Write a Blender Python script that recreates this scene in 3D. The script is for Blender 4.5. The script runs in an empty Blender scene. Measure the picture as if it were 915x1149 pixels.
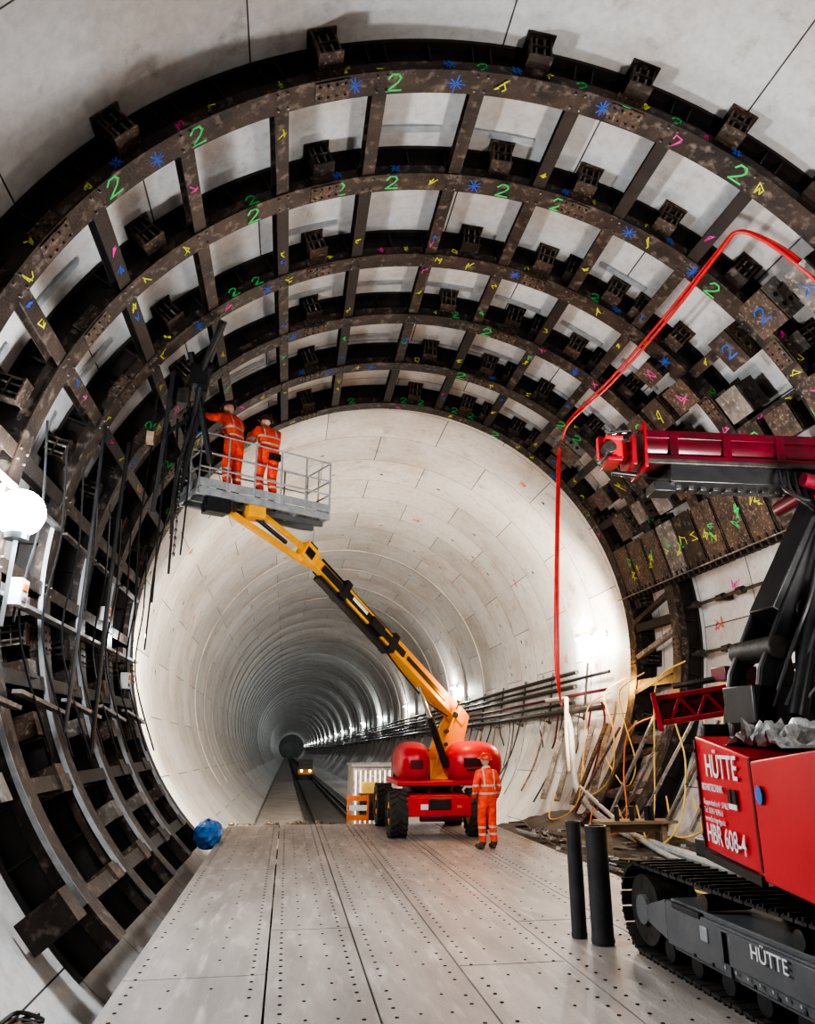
import bpy, math, random, bmesh
from mathutils import Vector, Matrix
random.seed(7)
CX,CZ=2.54,4.55
D2R=math.pi/180
def dip(y): return -.0155*max(0,y-21)
def P(r,phi,y):
    a=phi*D2R
    return Vector((CX+r*math.sin(a),y,CZ+dip(y)+r*math.cos(a)))
def link(ob,parent=None):
    bpy.context.scene.collection.objects.link(ob)
    if parent is not None: ob.parent=parent
    return ob
def empty(name,loc=(0,0,0),rz=0):
    e=bpy.data.objects.new(name,None); e.location=loc; e.rotation_euler=(0,0,rz); e.empty_display_size=.3
    return link(e)
# ---------------------------------------------------------------- materials
def mat(name,col,rough=.6,metal=0.,col2=None,scale=3.,bump=.15,bscale=25.,lo=.35,hi=.65,spec=None,stretch=None,col3=None):
    m=bpy.data.materials.new(name); m.use_nodes=True; nt=m.node_tree; N=nt.nodes; L=nt.links
    bs=N['Principled BSDF']; bs.inputs['Roughness'].default_value=rough; bs.inputs['Metallic'].default_value=metal
    if spec is not None: bs.inputs['Specular IOR Level'].default_value=spec
    tc=N.new('ShaderNodeTexCoord'); src=tc.outputs['Object']
    if stretch:
        mp=N.new('ShaderNodeMapping'); mp.inputs['Scale'].default_value=stretch; L.new(src,mp.inputs[0]); src=mp.outputs[0]
    no=N.new('ShaderNodeTexNoise'); no.inputs['Scale'].default_value=scale; no.inputs['Detail'].default_value=8; no.inputs['Roughness'].default_value=.62; L.new(src,no.inputs['Vector'])
    rp=N.new('ShaderNodeValToRGB'); rp.color_ramp.elements[0].position=lo; rp.color_ramp.elements[1].position=hi
    if col2 is None: col2=tuple(c*.6 for c in col)
    rp.color_ramp.elements[0].color=(*col,1); rp.color_ramp.elements[1].color=(*col2,1)
    L.new(no.outputs['Fac'],rp.inputs[0]); out=rp.outputs[0]
    if col3:
        n3=N.new('ShaderNodeTexNoise'); n3.inputs['Scale'].default_value=scale*3.7; n3.inputs['Detail'].default_value=6; L.new(src,n3.inputs['Vector'])
        r3=N.new('ShaderNodeValToRGB'); r3.color_ramp.elements[0].position=.54; r3.color_ramp.elements[1].position=.72; r3.color_ramp.elements[0].color=(0,0,0,1); r3.color_ramp.elements[1].color=(1,1,1,1)
        L.new(n3.outputs['Fac'],r3.inputs[0]); mx=N.new('ShaderNodeMix'); mx.data_type='RGBA'; L.new(r3.outputs[0],mx.inputs[0]); L.new(out,mx.inputs[6]); mx.inputs[7].default_value=(*col3,1); out=mx.outputs[2]
    L.new(out,bs.inputs['Base Color'])
    if bump:
        nb=N.new('ShaderNodeTexNoise'); nb.inputs['Scale'].default_value=bscale; nb.inputs['Detail'].default_value=4; L.new(tc.outputs['Object'],nb.inputs['Vector'])
        bp=N.new('ShaderNodeBump'); bp.inputs['Strength'].default_value=bump; bp.inputs['Distance'].default_value=.02
        L.new(nb.outputs['Fac'],bp.inputs['Height']); L.new(bp.outputs[0],bs.inputs['Normal'])
    return m
def emat(name,col,st):
    m=bpy.data.materials.new(name); m.use_nodes=True; bs=m.node_tree.nodes['Principled BSDF']
    bs.inputs['Base Color'].default_value=(*col,1); bs.inputs['Emission Color'].default_value=(*col,1); bs.inputs['Emission Strength'].default_value=st
    return m
def concrete_lining():
    m=bpy.data.materials.new('segment_concrete'); m.use_nodes=True; nt=m.node_tree; N=nt.nodes; L=nt.links
    bs=N['Principled BSDF']; bs.inputs['Roughness'].default_value=.5
    uv=N.new('ShaderNodeUVMap'); uv.uv_map='UVMap'
    br=N.new('ShaderNodeTexBrick'); br.offset=.5; br.squash=1
    br.inputs['Color1'].default_value=(.66,.645,.625,1); br.inputs['Color2'].default_value=(.52,.505,.49,1); br.inputs['Mortar'].default_value=(.065,.06,.055,1)
    br.inputs['Scale'].default_value=1; br.inputs['Mortar Size'].default_value=.012; br.inputs['Mortar Smooth'].default_value=.2
    br.inputs['Brick Width'].default_value=3.56; br.inputs['Row Height'].default_value=2.0
    L.new(uv.outputs[0],br.inputs['Vector'])
    tc=N.new('ShaderNodeTexCoord')
    def stain(scale,p0,p1,c,fac,src,det=8):
        n1=N.new('ShaderNodeTexNoise'); n1.inputs['Scale'].default_value=scale; n1.inputs['Detail'].default_value=det; n1.inputs['Roughness'].default_value=.65; L.new(tc.outputs['Object'],n1.inputs['Vector'])
        r1=N.new('ShaderNodeValToRGB'); r1.color_ramp.elements[0].position=p0; r1.color_ramp.elements[0].color=(*c,1); r1.color_ramp.elements[1].position=p1; r1.color_ramp.elements[1].color=(1,1,1,1)
        L.new(n1.outputs['Fac'],r1.inputs[0]); mx=N.new('ShaderNodeMix'); mx.data_type='RGBA'; mx.blend_type='MULTIPLY'; mx.inputs[0].default_value=fac
        L.new(src,mx.inputs[6]); L.new(r1.outputs[0],mx.inputs[7]); return mx.outputs[2],n1
    o,_=stain(.45,.38,.54,(.76,.65,.57),.65,br.outputs['Color'])
    o,n2=stain(7,.3,.6,(.74,.74,.74),.7,o)
    o,_=stain(1.7,.30,.42,(.55,.52,.50),.7,o)
    L.new(o,bs.inputs['Base Color'])
    bp=N.new('ShaderNodeBump'); bp.inputs['Strength'].default_value=.6; bp.inputs['Distance'].default_value=.03; bp.invert=True
    ad=N.new('ShaderNodeMath'); ad.operation='MULTIPLY_ADD'; ad.inputs[1].default_value=-.25; L.new(n2.outputs['Fac'],ad.inputs[0]); L.new(br.outputs['Fac'],ad.inputs[2])
    L.new(ad.outputs[0],bp.inputs['Height']); L.new(bp.outputs[0],bs.inputs['Normal'])
    return m
def hivis():
    m=bpy.data.materials.new('hi_vis_orange'); m.use_nodes=True; nt=m.node_tree; N=nt.nodes; L=nt.links
    bs=N['Principled BSDF']; bs.inputs['Roughness'].default_value=.7
    tc=N.new('ShaderNodeTexCoord'); sp=N.new('ShaderNodeSeparateXYZ'); L.new(tc.outputs['Object'],sp.inputs[0])
    def band(src,c,w):
        a=N.new('ShaderNodeMath'); a.operation='SUBTRACT'; a.inputs[1].default_value=c; L.new(src,a.inputs[0])
        b=N.new('ShaderNodeMath'); b.operation='ABSOLUTE'; L.new(a.outputs[0],b.inputs[0])
        d=N.new('ShaderNodeMath'); d.operation='LESS_THAN'; d.inputs[1].default_value=w; L.new(b.outputs[0],d.inputs[0]); return d.outputs[0]
    def comb(a,b,op):
        d=N.new('ShaderNodeMath'); d.operation=op; L.new(a,d.inputs[0]); L.new(b,d.inputs[1]); return d.outputs[0]
    z=sp.outputs['Z']; x=N.new('ShaderNodeMath'); x.operation='ABSOLUTE'; L.new(sp.outputs['X'],x.inputs[0]); x=x.outputs[0]
    f=band(z,1.06,.020)
    for c in (1.21,.42,.29): f=comb(f,band(z,c,.020),'MAXIMUM')
    f=comb(f,comb(band(x,.115,.016),band(z,1.36,.16),'MULTIPLY'),'MAXIMUM')
    no=N.new('ShaderNodeTexNoise'); no.inputs['Scale'].default_value=9; L.new(tc.outputs['Object'],no.inputs['Vector'])
    rp=N.new('ShaderNodeValToRGB'); rp.color_ramp.elements[0].position=.35; rp.color_ramp.elements[1].position=.7
    rp.color_ramp.elements[0].color=(1.0,.075,.012,1); rp.color_ramp.elements[1].color=(.72,.035,.01,1); L.new(no.outputs['Fac'],rp.inputs[0])
    mx=N.new('ShaderNodeMix'); mx.data_type='RGBA'; L.new(f,mx.inputs[0]); L.new(rp.outputs[0],mx.inputs[6]); mx.inputs[7].default_value=(.46,.42,.36,1)
    L.new(mx.outputs[2],bs.inputs['Base Color'])
    nb=N.new('ShaderNodeTexNoise'); nb.inputs['Scale'].default_value=14; L.new(tc.outputs['Object'],nb.inputs['Vector'])
    bp=N.new('ShaderNodeBump'); bp.inputs['Strength'].default_value=.8; bp.inputs['Distance'].default_value=.05; L.new(nb.outputs['Fac'],bp.inputs['Height']); L.new(bp.outputs[0],bs.inputs['Normal'])
    return m
M={}
M['conc']=concrete_lining()
M['hv']=hivis()
M['steel']=mat('rib_steel',(.062,.042,.032),.42,.35,(.018,.015,.014),1.9,.4,30,col3=(.17,.135,.11))
M['steeld']=mat('rib_steel_dark',(.020,.018,.018),.45,.35,(.038,.028,.023),2.5,.3,30)
M['rust']=mat('bracket_rust',(.12,.072,.046),.45,.3,(.03,.026,.024),5,.3,30,col3=(.26,.21,.17))
M['worn']=mat('worn_plate',(.24,.21,.19),.42,.3,(.09,.075,.062),3,.3,30,col3=(.38,.36,.34))
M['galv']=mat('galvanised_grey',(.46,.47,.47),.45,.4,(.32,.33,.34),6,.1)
M['grey']=mat('machine_grey',(.085,.088,.092),.45,.0,(.12,.118,.115),3,.1)
M['greyd']=mat('track_steel',(.035,.033,.031),.45,.5,(.08,.07,.06),6,.3)
M['black']=mat('black_paint',(.010,.010,.011),.35,.0,(.02,.02,.02),4,.05)
M['blackt']=mat('black_tube',(.035,.035,.037),.35,.3,(.055,.055,.057),4,.05)
M['rubber']=mat('tyre_rubber',(.022,.022,.022),.85,0,(.05,.045,.04),6,.3)
M['red']=mat('machine_red',(.62,.012,.022),.35,0,(.46,.010,.02),2,.03,lo=.3,hi=.8)
M['redd']=mat('dark_red_paint',(.12,.005,.015),.3,.1,(.045,.004,.008),2,.05)
M['redm']=mat('mid_red_paint',(.36,.010,.022),.3,.05,(.18,.008,.012),3,.05)
M['yel']=mat('lift_yellow',(.95,.43,.005),.4,0,(.80,.33,.006),3,.03)
M['white']=mat('white_paint',(.75,.75,.73),.5,0,(.6,.6,.58),3,.03)
M['chrome']=mat('chrome_rod',(.7,.7,.7),.15,1,(.6,.6,.6),3,0)
M['deck']=mat('deck_steel_dusty',(.38,.335,.30),.5,.1,(.20,.175,.155),1.1,.3,40,.32,.70,stretch=(1.8,.3,1),col3=(.45,.40,.36))
M['hole']=mat('hole_dark',(.012,.010,.010),.9)
M['ground']=mat('dirty_invert',(.12,.10,.08),.85,0,(.045,.04,.036),1.5,.8,6)
M['slab']=mat('invert_slab',(.48,.45,.42),.7,0,(.32,.30,.28),.8,.2)
M['bulk']=mat('bulkhead_pale',(.30,.32,.31),.8,0,(.2,.22,.21),.3,.1)
M['track']=mat('trackbed_dark',(.05,.05,.05),.8,0,(.09,.085,.08),3,.5)
M['wood']=mat('timber',(.32,.22,.13),.7,0,(.20,.13,.075),3,.2,stretch=(1,1,8))
M['hosey']=mat('yellow_hose',(.80,.55,.12),.5,0,(.6,.38,.08),4,0)
M['hoser']=mat('red_hose',(.70,.03,.03),.4,0,(.5,.03,.03),4,0)
M['hoseg']=mat('grey_hose',(.42,.42,.40),.6,0,(.30,.30,.28),8,.2)
M['pipe']=mat('pale_pipe',(.60,.52,.42),.5,0,(.45,.38,.3),3,.1)
M['blue']=mat('blue_plastic',(.02,.20,.55),.35,0,(.012,.10,.32),6,.4,12)
M['orange']=mat('orange_plastic',(.85,.20,.03),.5,0,(.6,.13,.03),4,.05)
M['skin']=mat('skin',(.60,.36,.26),.5,0,(.52,.30,.22),9,.02)
M['glove']=mat('work_glove',(.06,.06,.07),.8,0,(.10,.09,.08),9,.1)
M['boot']=mat('boot_leather',(.05,.04,.035),.7,0,(.10,.08,.06),9,.1)
M['helmO']=mat('helmet_orange',(.60,.05,.02),.35,0,(.5,.04,.02),9,0)
M['helmD']=mat('helmet_dark',(.08,.02,.02),.35,0,(.05,.02,.02),9,0)
M['plastic']=mat('clear_sheet',(.55,.55,.53),.2,0,(.15,.15,.145),9,.8,10)
M['pg']=mat('paint_green',(.03,.70,.14),.6,0,(.03,.5,.12),9,0)
M['pb']=mat('paint_blue',(.02,.11,.62),.6,0,(.02,.09,.45),9,0)
M['py']=mat('paint_yellow',(.70,.75,.03),.6,0,(.5,.55,.03),9,0)
M['pm']=mat('paint_magenta',(.90,.04,.38),.6,0,(.75,.04,.3),9,0)
M['lamp']=emat('lamp_glass',(.90,.95,1),260)
M['tlamp']=emat('tunnel_lamp_glass',(1,.97,.9),40)
M['beacon']=emat('amber_beacon',(1,.35,.02),80)
# ---------------------------------------------------------------- mesh builder
class B:
    def __init__(s): s.v=[];s.f=[];s.m=[];s.mats=[]
    def mi(s,k):
        if k not in s.mats: s.mats.append(k)
        return s.mats.index(k)
    def add(s,vs,fs,k):
        o=len(s.v); s.v+= [Vector(x) for x in vs]; i=s.mi(k)
        for f in fs: s.f.append([o+j for j in f]); s.m.append(i)
    def obox(s,c,ax,ay,az,k):
        c,ax,ay,az=map(Vector,(c,ax,ay,az))
        vs=[c+ax*a+ay*b+az*d for d in(-1,1) for b in(-1,1) for a in(-1,1)]
        s.add(vs,[(0,2,3,1),(4,5,7,6),(0,1,5,4),(2,6,7,3),(0,4,6,2),(1,3,7,5)],k)
    def box(s,c,d,k,rz=0.):
        ca,sa=math.cos(rz),math.sin(rz)
        s.obox(c,(ca*d[0]/2,sa*d[0]/2,0),(-sa*d[1]/2,ca*d[1]/2,0),(0,0,d[2]/2),k)
    def hexa(s,p,k): s.add(p,[(0,3,2,1),(4,5,6,7),(0,1,5,4),(1,2,6,5),(2,3,7,6),(3,0,4,7)],k)
    def beam(s,p0,p1,w,h,k,up=(0,0,1)):
        p0,p1=Vector(p0),Vector(p1); d=(p1-p0); l=d.length; d/=l; up=Vector(up); sd=d.cross(up).normalized(); u=sd.cross(d)
        s.obox((p0+p1)/2,d*l/2,sd*w/2,u*h/2,k)
    def ibeam(s,p0,p1,w,h,k,up=(0,0,1),t=.02):
        p0,p1=Vector(p0),Vector(p1); d=(p1-p0); l=d.length; d/=l; up=Vector(up); sd=d.cross(up).normalized(); u=sd.cross(d); c=(p0+p1)/2
        s.obox(c+u*(h/2-t/2),d*l/2,sd*w/2,u*t/2,k); s.obox(c-u*(h/2-t/2),d*l/2,sd*w/2,u*t/2,k); s.obox(c,d*l/2,sd*t/2,u*(h/2-t),k)
    def cyl(s,p0,p1,r,k,n=14,r1=None,caps=True):
        p0,p1=Vector(p0),Vector(p1); d=(p1-p0).normalized(); a=d.orthogonal().normalized(); b=d.cross(a); r1=r if r1 is None else r1
        vs=[p0+(a*math.cos(t)+b*math.sin(t))*r for t in [2*math.pi*i/n for i in range(n)]]+[p1+(a*math.cos(t)+b*math.sin(t))*r1 for t in [2*math.pi*i/n for i in range(n)]]
        fs=[(i,(i+1)%n,n+(i+1)%n,n+i) for i in range(n)]
        if caps: fs+=[tuple(range(n-1,-1,-1)),tuple(range(n,2*n))]
        s.add(vs,fs,k)
    def tube(s,pts,r,k,n=8,sub=6,closed=False):
        pts=[Vector(p) for p in pts]
        if sub>1 and len(pts)>2:
            q=[]
            for i in range(len(pts)-1):
                p0=pts[max(i-1,0)];p1=pts[i];p2=pts[i+1];p3=pts[min(i+2,len(pts)-1)]
                for j in range(sub):
                    t=j/sub
                    q.append(.5*((2*p1)+(p2-p0)*t+(2*p0-5*p1+4*p2-p3)*t*t+(3*p1-p0-3*p2+p3)*t**3))
            q.append(pts[-1]); pts=q
        vs=[];fs=[];a=None
        for i,p in enumerate(pts):
            d=(pts[min(i+1,len(pts)-1)]-pts[max(i-1,0)])
            d=d.normalized() if d.length>1e-6 else Vector((0,0,1))
            if a is None: a=d.orthogonal().normalized()
            a=(a-d*a.dot(d)); a=a.normalized() if a.length>1e-6 else d.orthogonal().normalized(); b=d.cross(a)
            for j in range(n):
                t=2*math.pi*j/n; vs.append(p+(a*math.cos(t)+b*math.sin(t))*r)
        for i in range(len(pts)-1):
            for j in range(n): fs.append((i*n+j,i*n+(j+1)%n,(i+1)*n+(j+1)%n,(i+1)*n+j))
        fs+=[tuple(range(n-1,-1,-1)),tuple(range((len(pts)-1)*n,len(pts)*n))]
        s.add(vs,fs,k)
    def arc(s,prof,y,f0,f1,k,n=96):
        m=len(prof); vs=[];fs=[]
        for i in range(n+1):
            f=f0+(f1-f0)*i/n
            for r,dy in prof: vs.append(P(r,f,y+dy))
        for i in range(n):
            for j in range(m): fs.append((i*m+j,i*m+(j+1)%m,(i+1)*m+(j+1)%m,(i+1)*m+j))
        fs+=[tuple(range(m-1,-1,-1)),tuple(range(n*m,(n+1)*m))]
        s.add(vs,fs,k)
    def prism(s,poly,off,k):
        poly=[Vector(p) for p in poly]; off=Vector(off); n=len(poly)
        s.add(poly+[p+off for p in poly],[tuple(range(n-1,-1,-1)),tuple(range(n,2*n))]+[(i,(i+1)%n,n+(i+1)%n,n+i) for i in range(n)],k)
    def ell(s,c,r,k,n=16,m=10,z0=-1.,z1=1.,fn=None):
        c=Vector(c); vs=[];fs=[]
        a0=math.asin(z0);a1=math.asin(z1)
        for i in range(m+1):
            a=a0+(a1-a0)*i/m
            for j in range(n):
                t=2*math.pi*j/n; d=Vector((math.cos(a)*math.cos(t)*r[0],math.cos(a)*math.sin(t)*r[1],math.sin(a)*r[2]))
                if fn: d=fn(d)
                vs.append(c+d)
        for i in range(m):
            for j in range(n): fs.append((i*n+j,i*n+(j+1)%n,(i+1)*n+(j+1)%n,(i+1)*n+j))
        s.add(vs,fs,k)
    def wheel(s,c,r,w,ax=(1,0,0),tread=True):
        c=Vector(c);ax=Vector(ax).normalized(); a=ax.orthogonal().normalized(); b=ax.cross(a); n=36
        prof=[(r*.55,w*.5),(r*.80,w*.52),(r*.94,w*.46),(r*.97,w*.3),(r*.97,-w*.3),(r*.94,-w*.46),(r*.80,-w*.52),(r*.55,-w*.5)]
        vs=[];fs=[];m=len(prof)
        for i in range(n):
            t=2*math.pi*i/n; d=a*math.cos(t)+b*math.sin(t)
            for q,h in prof: vs.append(c+d*q+ax*h)
        for i in range(n):
            for j in range(m-1): fs.append((i*m+j,i*m+j+1,((i+1)%n)*m+j+1,((i+1)%n)*m+j))
        s.add(vs,fs,'rubber')
        for sg in (-1,1):
            s.cyl(c+ax*sg*w*.30,c+ax*sg*w*.44,r*.56,'yel',24); s.cyl(c+ax*sg*w*.44,c+ax*sg*w*.52,r*.22,'greyd',12)
        if tread:
            for i in range(20):
                t=2*math.pi*i/20
                for sg in (-1,1):
                    tt=t+sg*.08; d=a*math.cos(tt)+b*math.sin(tt); e=ax.cross(d)
                    s.obox(c+d*r*.985+ax*sg*w*.25,ax*w*.24+e*sg*.05,e*.035,d*r*.035,'rubber')
    def make(s,name,parent=None,smooth=True,bevel=0,angle=35,local=False):
        o=Vector((0,0,0))
        if parent is not None and not local: o=parent.location.copy()
        me=bpy.data.meshes.new(name); me.from_pydata([tuple(v-o) for v in s.v],[],s.f)
        for k in s.mats: me.materials.append(M[k])
        me.polygons.foreach_set('material_index',s.m)
        bm=bmesh.new(); bm.from_mesh(me); bmesh.ops.recalc_face_normals(bm,faces=bm.faces); bm.to_mesh(me); bm.free()
        if smooth:
            me.polygons.foreach_set('use_smooth',[True]*len(me.polygons))
            try: me.set_sharp_from_angle(angle=angle*D2R)
            except Exception: pass
        ob=bpy.data.objects.new(name,me); link(ob,parent)
        if bevel:
            md=ob.modifiers.new('bevel','BEVEL'); md.width=bevel; md.segments=3; md.limit_method='ANGLE'
        return ob
def TN(f):
    return Vector((math.cos(f*D2R),0,-math.sin(f*D2R))), Vector((math.sin(f*D2R),0,math.cos(f*D2R)))
YEND=440
# ---------------------------------------------------------------- tunnel lining
def lining():
    ys=[-8+2*i for i in range(0,34)]; y=ys[-1]
    while y<YEND+4: y+=6; ys.append(y)
    n=120; bm=bmesh.new(); uvl=bm.loops.layers.uv.new('UVMap'); R=6.8; grid=[]
    for y in ys: grid.append([bm.verts.new(P(R,360*i/n+180,y)) for i in range(n)])
    for a in range(len(ys)-1):
        for i in range(n):
            j=(i+1)%n
            f=bm.faces.new((grid[a][i],grid[a+1][i],grid[a+1][j],grid[a][j])); f.smooth=True
            L=2*math.pi*R
            for l,(u,v) in zip(f.loops,((i,ys[a]),(i,ys[a+1]),(i+1,ys[a+1]),(i+1,ys[a]))): l[uvl].uv=(u/n*L,v+100.3)
    me=bpy.data.meshes.new('tunnel_lining'); bm.to_mesh(me); bm.free(); me.materials.append(M['conc'])
    ob=bpy.data.objects.new('wall_tunnel_lining',me); link(ob)
    md=ob.modifiers.new('thick','SOLIDIFY'); md.thickness=.35; md.offset=-1 
    return ob
lin=lining()
b=B(); c=P(0,0,YEND); b.cyl(c,c+Vector((0,.4,0)),6.8,'bulk',64); b.make('wall_far_bulkhead')
b=B()
for i in range(100):
    y=random.choice([-1,1,3,5,7])+random.uniform(-.1,.1) if i<24 else 19+2*random.randint(0,14)
    f=random.uniform(-85,85) if i<24 else random.uniform(-95,95)
    c=P(6.79,f,y); t,n=TN(f); yy=Vector((0,1,0))
    b.prism([c-t*.08+yy*.05,c+t*.08+yy*.05,c+t*.03-yy*.07],n*.004,'greyd')
b.make('segment_bolt_pockets')
b=B(); y=35.7
while y<200:
    b.arc([(6.79,-.10),(6.73,-.07),(6.73,.07),(6.79,.10)],y,-128,128,'slab',72); y+=4 if y<110 else 8
b.make('joint_light_catch_bands')  # raised pale bands added along joints to catch lamplight as bright arcs
# ---------------------------------------------------------------- steel support frame
fr=empty('steel_rib_support_frame')
RINGS=[7.79,9.72,11.80,13.86,16.0,18.25]
FH=74.
BASE=-2.7; STEP=12.857
angs=[BASE+STEP*k for k in range(-11,12)]
def rib_ranges(k):
    if k==0: return [(-112,FH-3)]
    if k<4: return [(-137,FH-3)]
    return [(-137,134)]
prof_box=[(6.24,-.19),(6.265,-.19),(6.265,-.15),(6.43,-.15),(6.43,-.02),(6.79,-.02),(6.79,.02),(6.43,.02),(6.43,.15),(6.265,.15),(6.265,.19),(6.24,.19)]
for k,y in enumerate(RINGS):
    b=B()
    for f0,f1 in rib_ranges(k):
        b.arc(prof_box,y,f0,f1,'steel',int((f1-f0)))
        b.arc([(6.74,-.17),(6.79,-.17),(6.79,.17),(6.74,.17)],y,f0,f1,'steeld',int((f1-f0)))
        b.arc([(6.43,-.024),(6.74,-.024),(6.74,-.021),(6.43,-.021)],y,f0,f1,'steeld',int((f1-f0)))  # thin dark sheet on the web paints shade into the recess
        for f in angs:
            for ff in (f-1.1,f+1.1,f+STEP*.5):
                if f0<ff<f1:
                    t,n=TN(ff); b.obox(P(6.60,ff,y-.08),t*.012,(0,.07,0),n*.15,'steeld')
            if f0<f<f1 and abs(f)<100:      # bolts through the inner flange at each spacer
                t,n=TN(f)
                for q in (-.07,.07):
                    for w in (-.12,.12): b.cyl(P(6.24,f,y+w)+t*q,P(6.215,f,y+w)+t*q,.016,'worn',6)
        for f in [x+STEP/2 for x in angs[::3]]:
            if f0<f<f1:
                t,n=TN(f); b.obox(P(6.35,f,y-.165),t*.20,(0,.014,0),n*.085,'rust'); b.obox(P(6.232,f,y),t*.24,(0,.15,0),n*.010,'rust')
                for q in (-.15,-.05,.05,.15):
                    for w in (-.05,.05): b.cyl(P(6.35+w,f,y-.178)+t*q,P(6.35+w,f,y-.20)+t*q,.016,'greyd',6)
                    for w in (-.09,.09): b.cyl(P(6.222,f,y+w)+t*q*1.2,P(6.20,f,y+w)+t*q*1.2,.017,'greyd',6)
    b.make('rib_ring_%d'%(k+1),fr)
b=B()
def bracket(b,f,y,col='rust'):
    t,n=TN(f)
    for s in (-.14,.14): b.obox(P(6.60,f,y-.29)+t*s,t*.013,(0,.13,0),n*.19,col)
    b.obox(P(6.41,f,y-.29),t*.17,(0,.14,0),n*.012,col)
    b.obox(P(6.775,f,y-.29),t*.20,(0,.16,0),n*.012,col)
    b.obox(P(6.60,f,y-.20),t*.13,(0,.012,0),n*.17,'steeld'); b.obox(P(6.60,f,y-.29),t*.13,(0,.12,0),n*.010,col)
    for s in (-.06,.06): b.cyl(P(6.42,f,y-.36)+t*s,P(6.76,f,y-.36)+t*s,.02,'worn',8)
for k,y in enumerate(RINGS):
    for i in range(-8,9):
        f=4.0+STEP*i
        if i%2 and f<12: continue
        if k<5 and 72<f<125: continue
        if f<-112 or f>115: continue
        bracket(b,f,y,'rust' if random.random()<.7 else 'steel')
        if f>12 and k>0 and random.random()<.6: bracket(b,f+5.2,y,'rust' if random.random()<.5 else 'steeld')
b.make('stub_brackets',fr)
b=B()
for k in range(len(RINGS)-1):
    y0,y1=RINGS[k]+.14,RINGS[k+1]-.14
    for f in angs:
        if k==0 and f<-105: continue
        if f<-134 or f>132: continue
        if k<4 and f>FH-6: continue
        if k==4 and FH-6<f<FH+8: continue
        t,n=TN(f)
        b.ibeam(P(6.36,f,y0),P(6.36,f,y1),.20,.20,'steel' if random.random()<.6 else 'steeld',up=n,t=.022)
        for yy in (y0,y1): b.obox(P(6.38,f,yy),t*.14,(0,.012,0),n*.13,'steeld')
b.make('longitudinal_spacers',fr)
b=B()
for k in range(len(RINGS)-1):
    for f in [a+STEP*.5 for a in angs]:
        if -130<f<FH-8 and random.random()<.5:
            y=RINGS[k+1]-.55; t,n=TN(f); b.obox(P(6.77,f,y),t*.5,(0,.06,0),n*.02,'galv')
b.make('packing_shims',fr)
n=TN(FH)[1]; t=TN(FH)[0]
b=B()
for dt in (-.33,.33): b.ibeam(P(6.35,FH,7.0)+t*dt,P(6.35,FH,18.2)+t*dt,.34,.46,'steel',up=n,t=.03)
yy=7.3
while yy<18.2:
    b.obox(P(6.10,FH,yy),t*.60,(0,.34,0),n*.012,random.choice(['rust','steel','worn','rust']))
    b.obox(P(6.28,FH,yy+.36),t*.55,(0,.015,0),n*.2,'steeld')
    yy+=.78
b.obox(P(6.12,FH,12.6)+t*.62,t*.012,(0,5.6,0),n*.16,'worn')
b.make('header_box_girder',fr)
b=B(); random.seed(12); PLATES=[]
for i in range(12):
    y=7.5+i*.92
    for j,f in enumerate((FH-10,FH-17,FH-24,FH-31)):
        if random.random()<.12+.14*j: continue
        ff=f+random.uniform(-1,1); yy=y+random.uniform(-.15,.15)
        tt,nn=TN(ff); w=random.uniform(.22,.38); l=random.uniform(.22,.36); r=random.uniform(6.0,6.2)
        b.obox(P(r,ff,yy),tt*l,(0,w,0),nn*.015,random.choice(['rust','steel','worn','rust','steel'])); PLATES.append((r-.017,ff,yy,min(w,l)))
        for s in (-l+.02,l-.02): b.obox(P(r+.2,ff,yy)+tt*s,tt*.014,(0,w,0),nn*.2,random.choice(['steel','steeld','rust']))
        b.obox(P(r+.2,ff,yy-w),tt*l,(0,.014,0),nn*.18,random.choice(['worn','rust','steel'])); b.obox(P(r+.2,ff,yy+w),tt*l,(0,.014,0),nn*.18,'steel')
        for s in (-.1,.1):
            b.cyl(P(r+.12,ff,yy-w-.015)+tt*s,P(r+.12,ff,yy-w-.03)+tt*s,.04,'black',10); b.cyl(P(r+.28,ff,yy-w-.015)+tt*s,P(r+.28,ff,yy-w-.03)+tt*s,.04,'black',10)
b.make('gusset_packs',fr)
b=B(); yy=8.2
while yy<18: b.obox(P(6.32,FH+5.6,yy),t*.11,(0,.03,0),n*.22,'steeld'); yy+=.22
b.make('shear_teeth',fr)
b=B()
for f in (86,95.5,105,114):
    for y in (13.95,12.2,10.4):
        tt,nn=TN(f)
        b.cyl(P(6.45,f,y),P(6.45,f,y+1.75),.035,'greyd',8); b.cyl(P(6.45,f,y+1.3),P(6.45,f,y+1.5),.085,'greyd',8)
        b.cyl(P(6.45,f,y+.25),P(6.45,f,y+.34),.075,'greyd',8); b.obox(P(6.6,f,y+.5),tt*.06,(0,.08,0),nn*.16,'steeld')
b.make('opening_tie_bolts',fr)
b=B()
for f in (82,90,98,106,114,122,130): b.beam(P(6.3,f,16.1),P(6.3,f+4,18.1),.12,.12,random.choice(['rust','steel','worn']))
b.make('diagonal_packers',fr)
b=B(); random.seed(9)
for k in range(1,6):
    for f in (-96,-104,-111,-118,-124,-131):
        if random.random()<.15: continue
        y=RINGS[k]-.85+random.uniform(-.2,.2); t_,n_=TN(f+random.uniform(-1.5,1.5)); s=random.uniform(.12,.2)
        kk=random.choice(['rust','steel','steel','steeld','worn'])
        b.obox(P(6.50,f,y),t_*s,(0,.014,0),n_*.24,kk); b.obox(P(6.25,f,y+.15),t_*s,(0,.17,0),n_*.014,kk); b.obox(P(6.50,f,y+.32),t_*s,(0,.014,0),n_*.24,'steeld')
        b.obox(P(6.50,f,y+.16),t_*.012,(0,.15,0),n_*.22,'steel')
b.make('lower_support_boxes',fr)
b=B()
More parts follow.
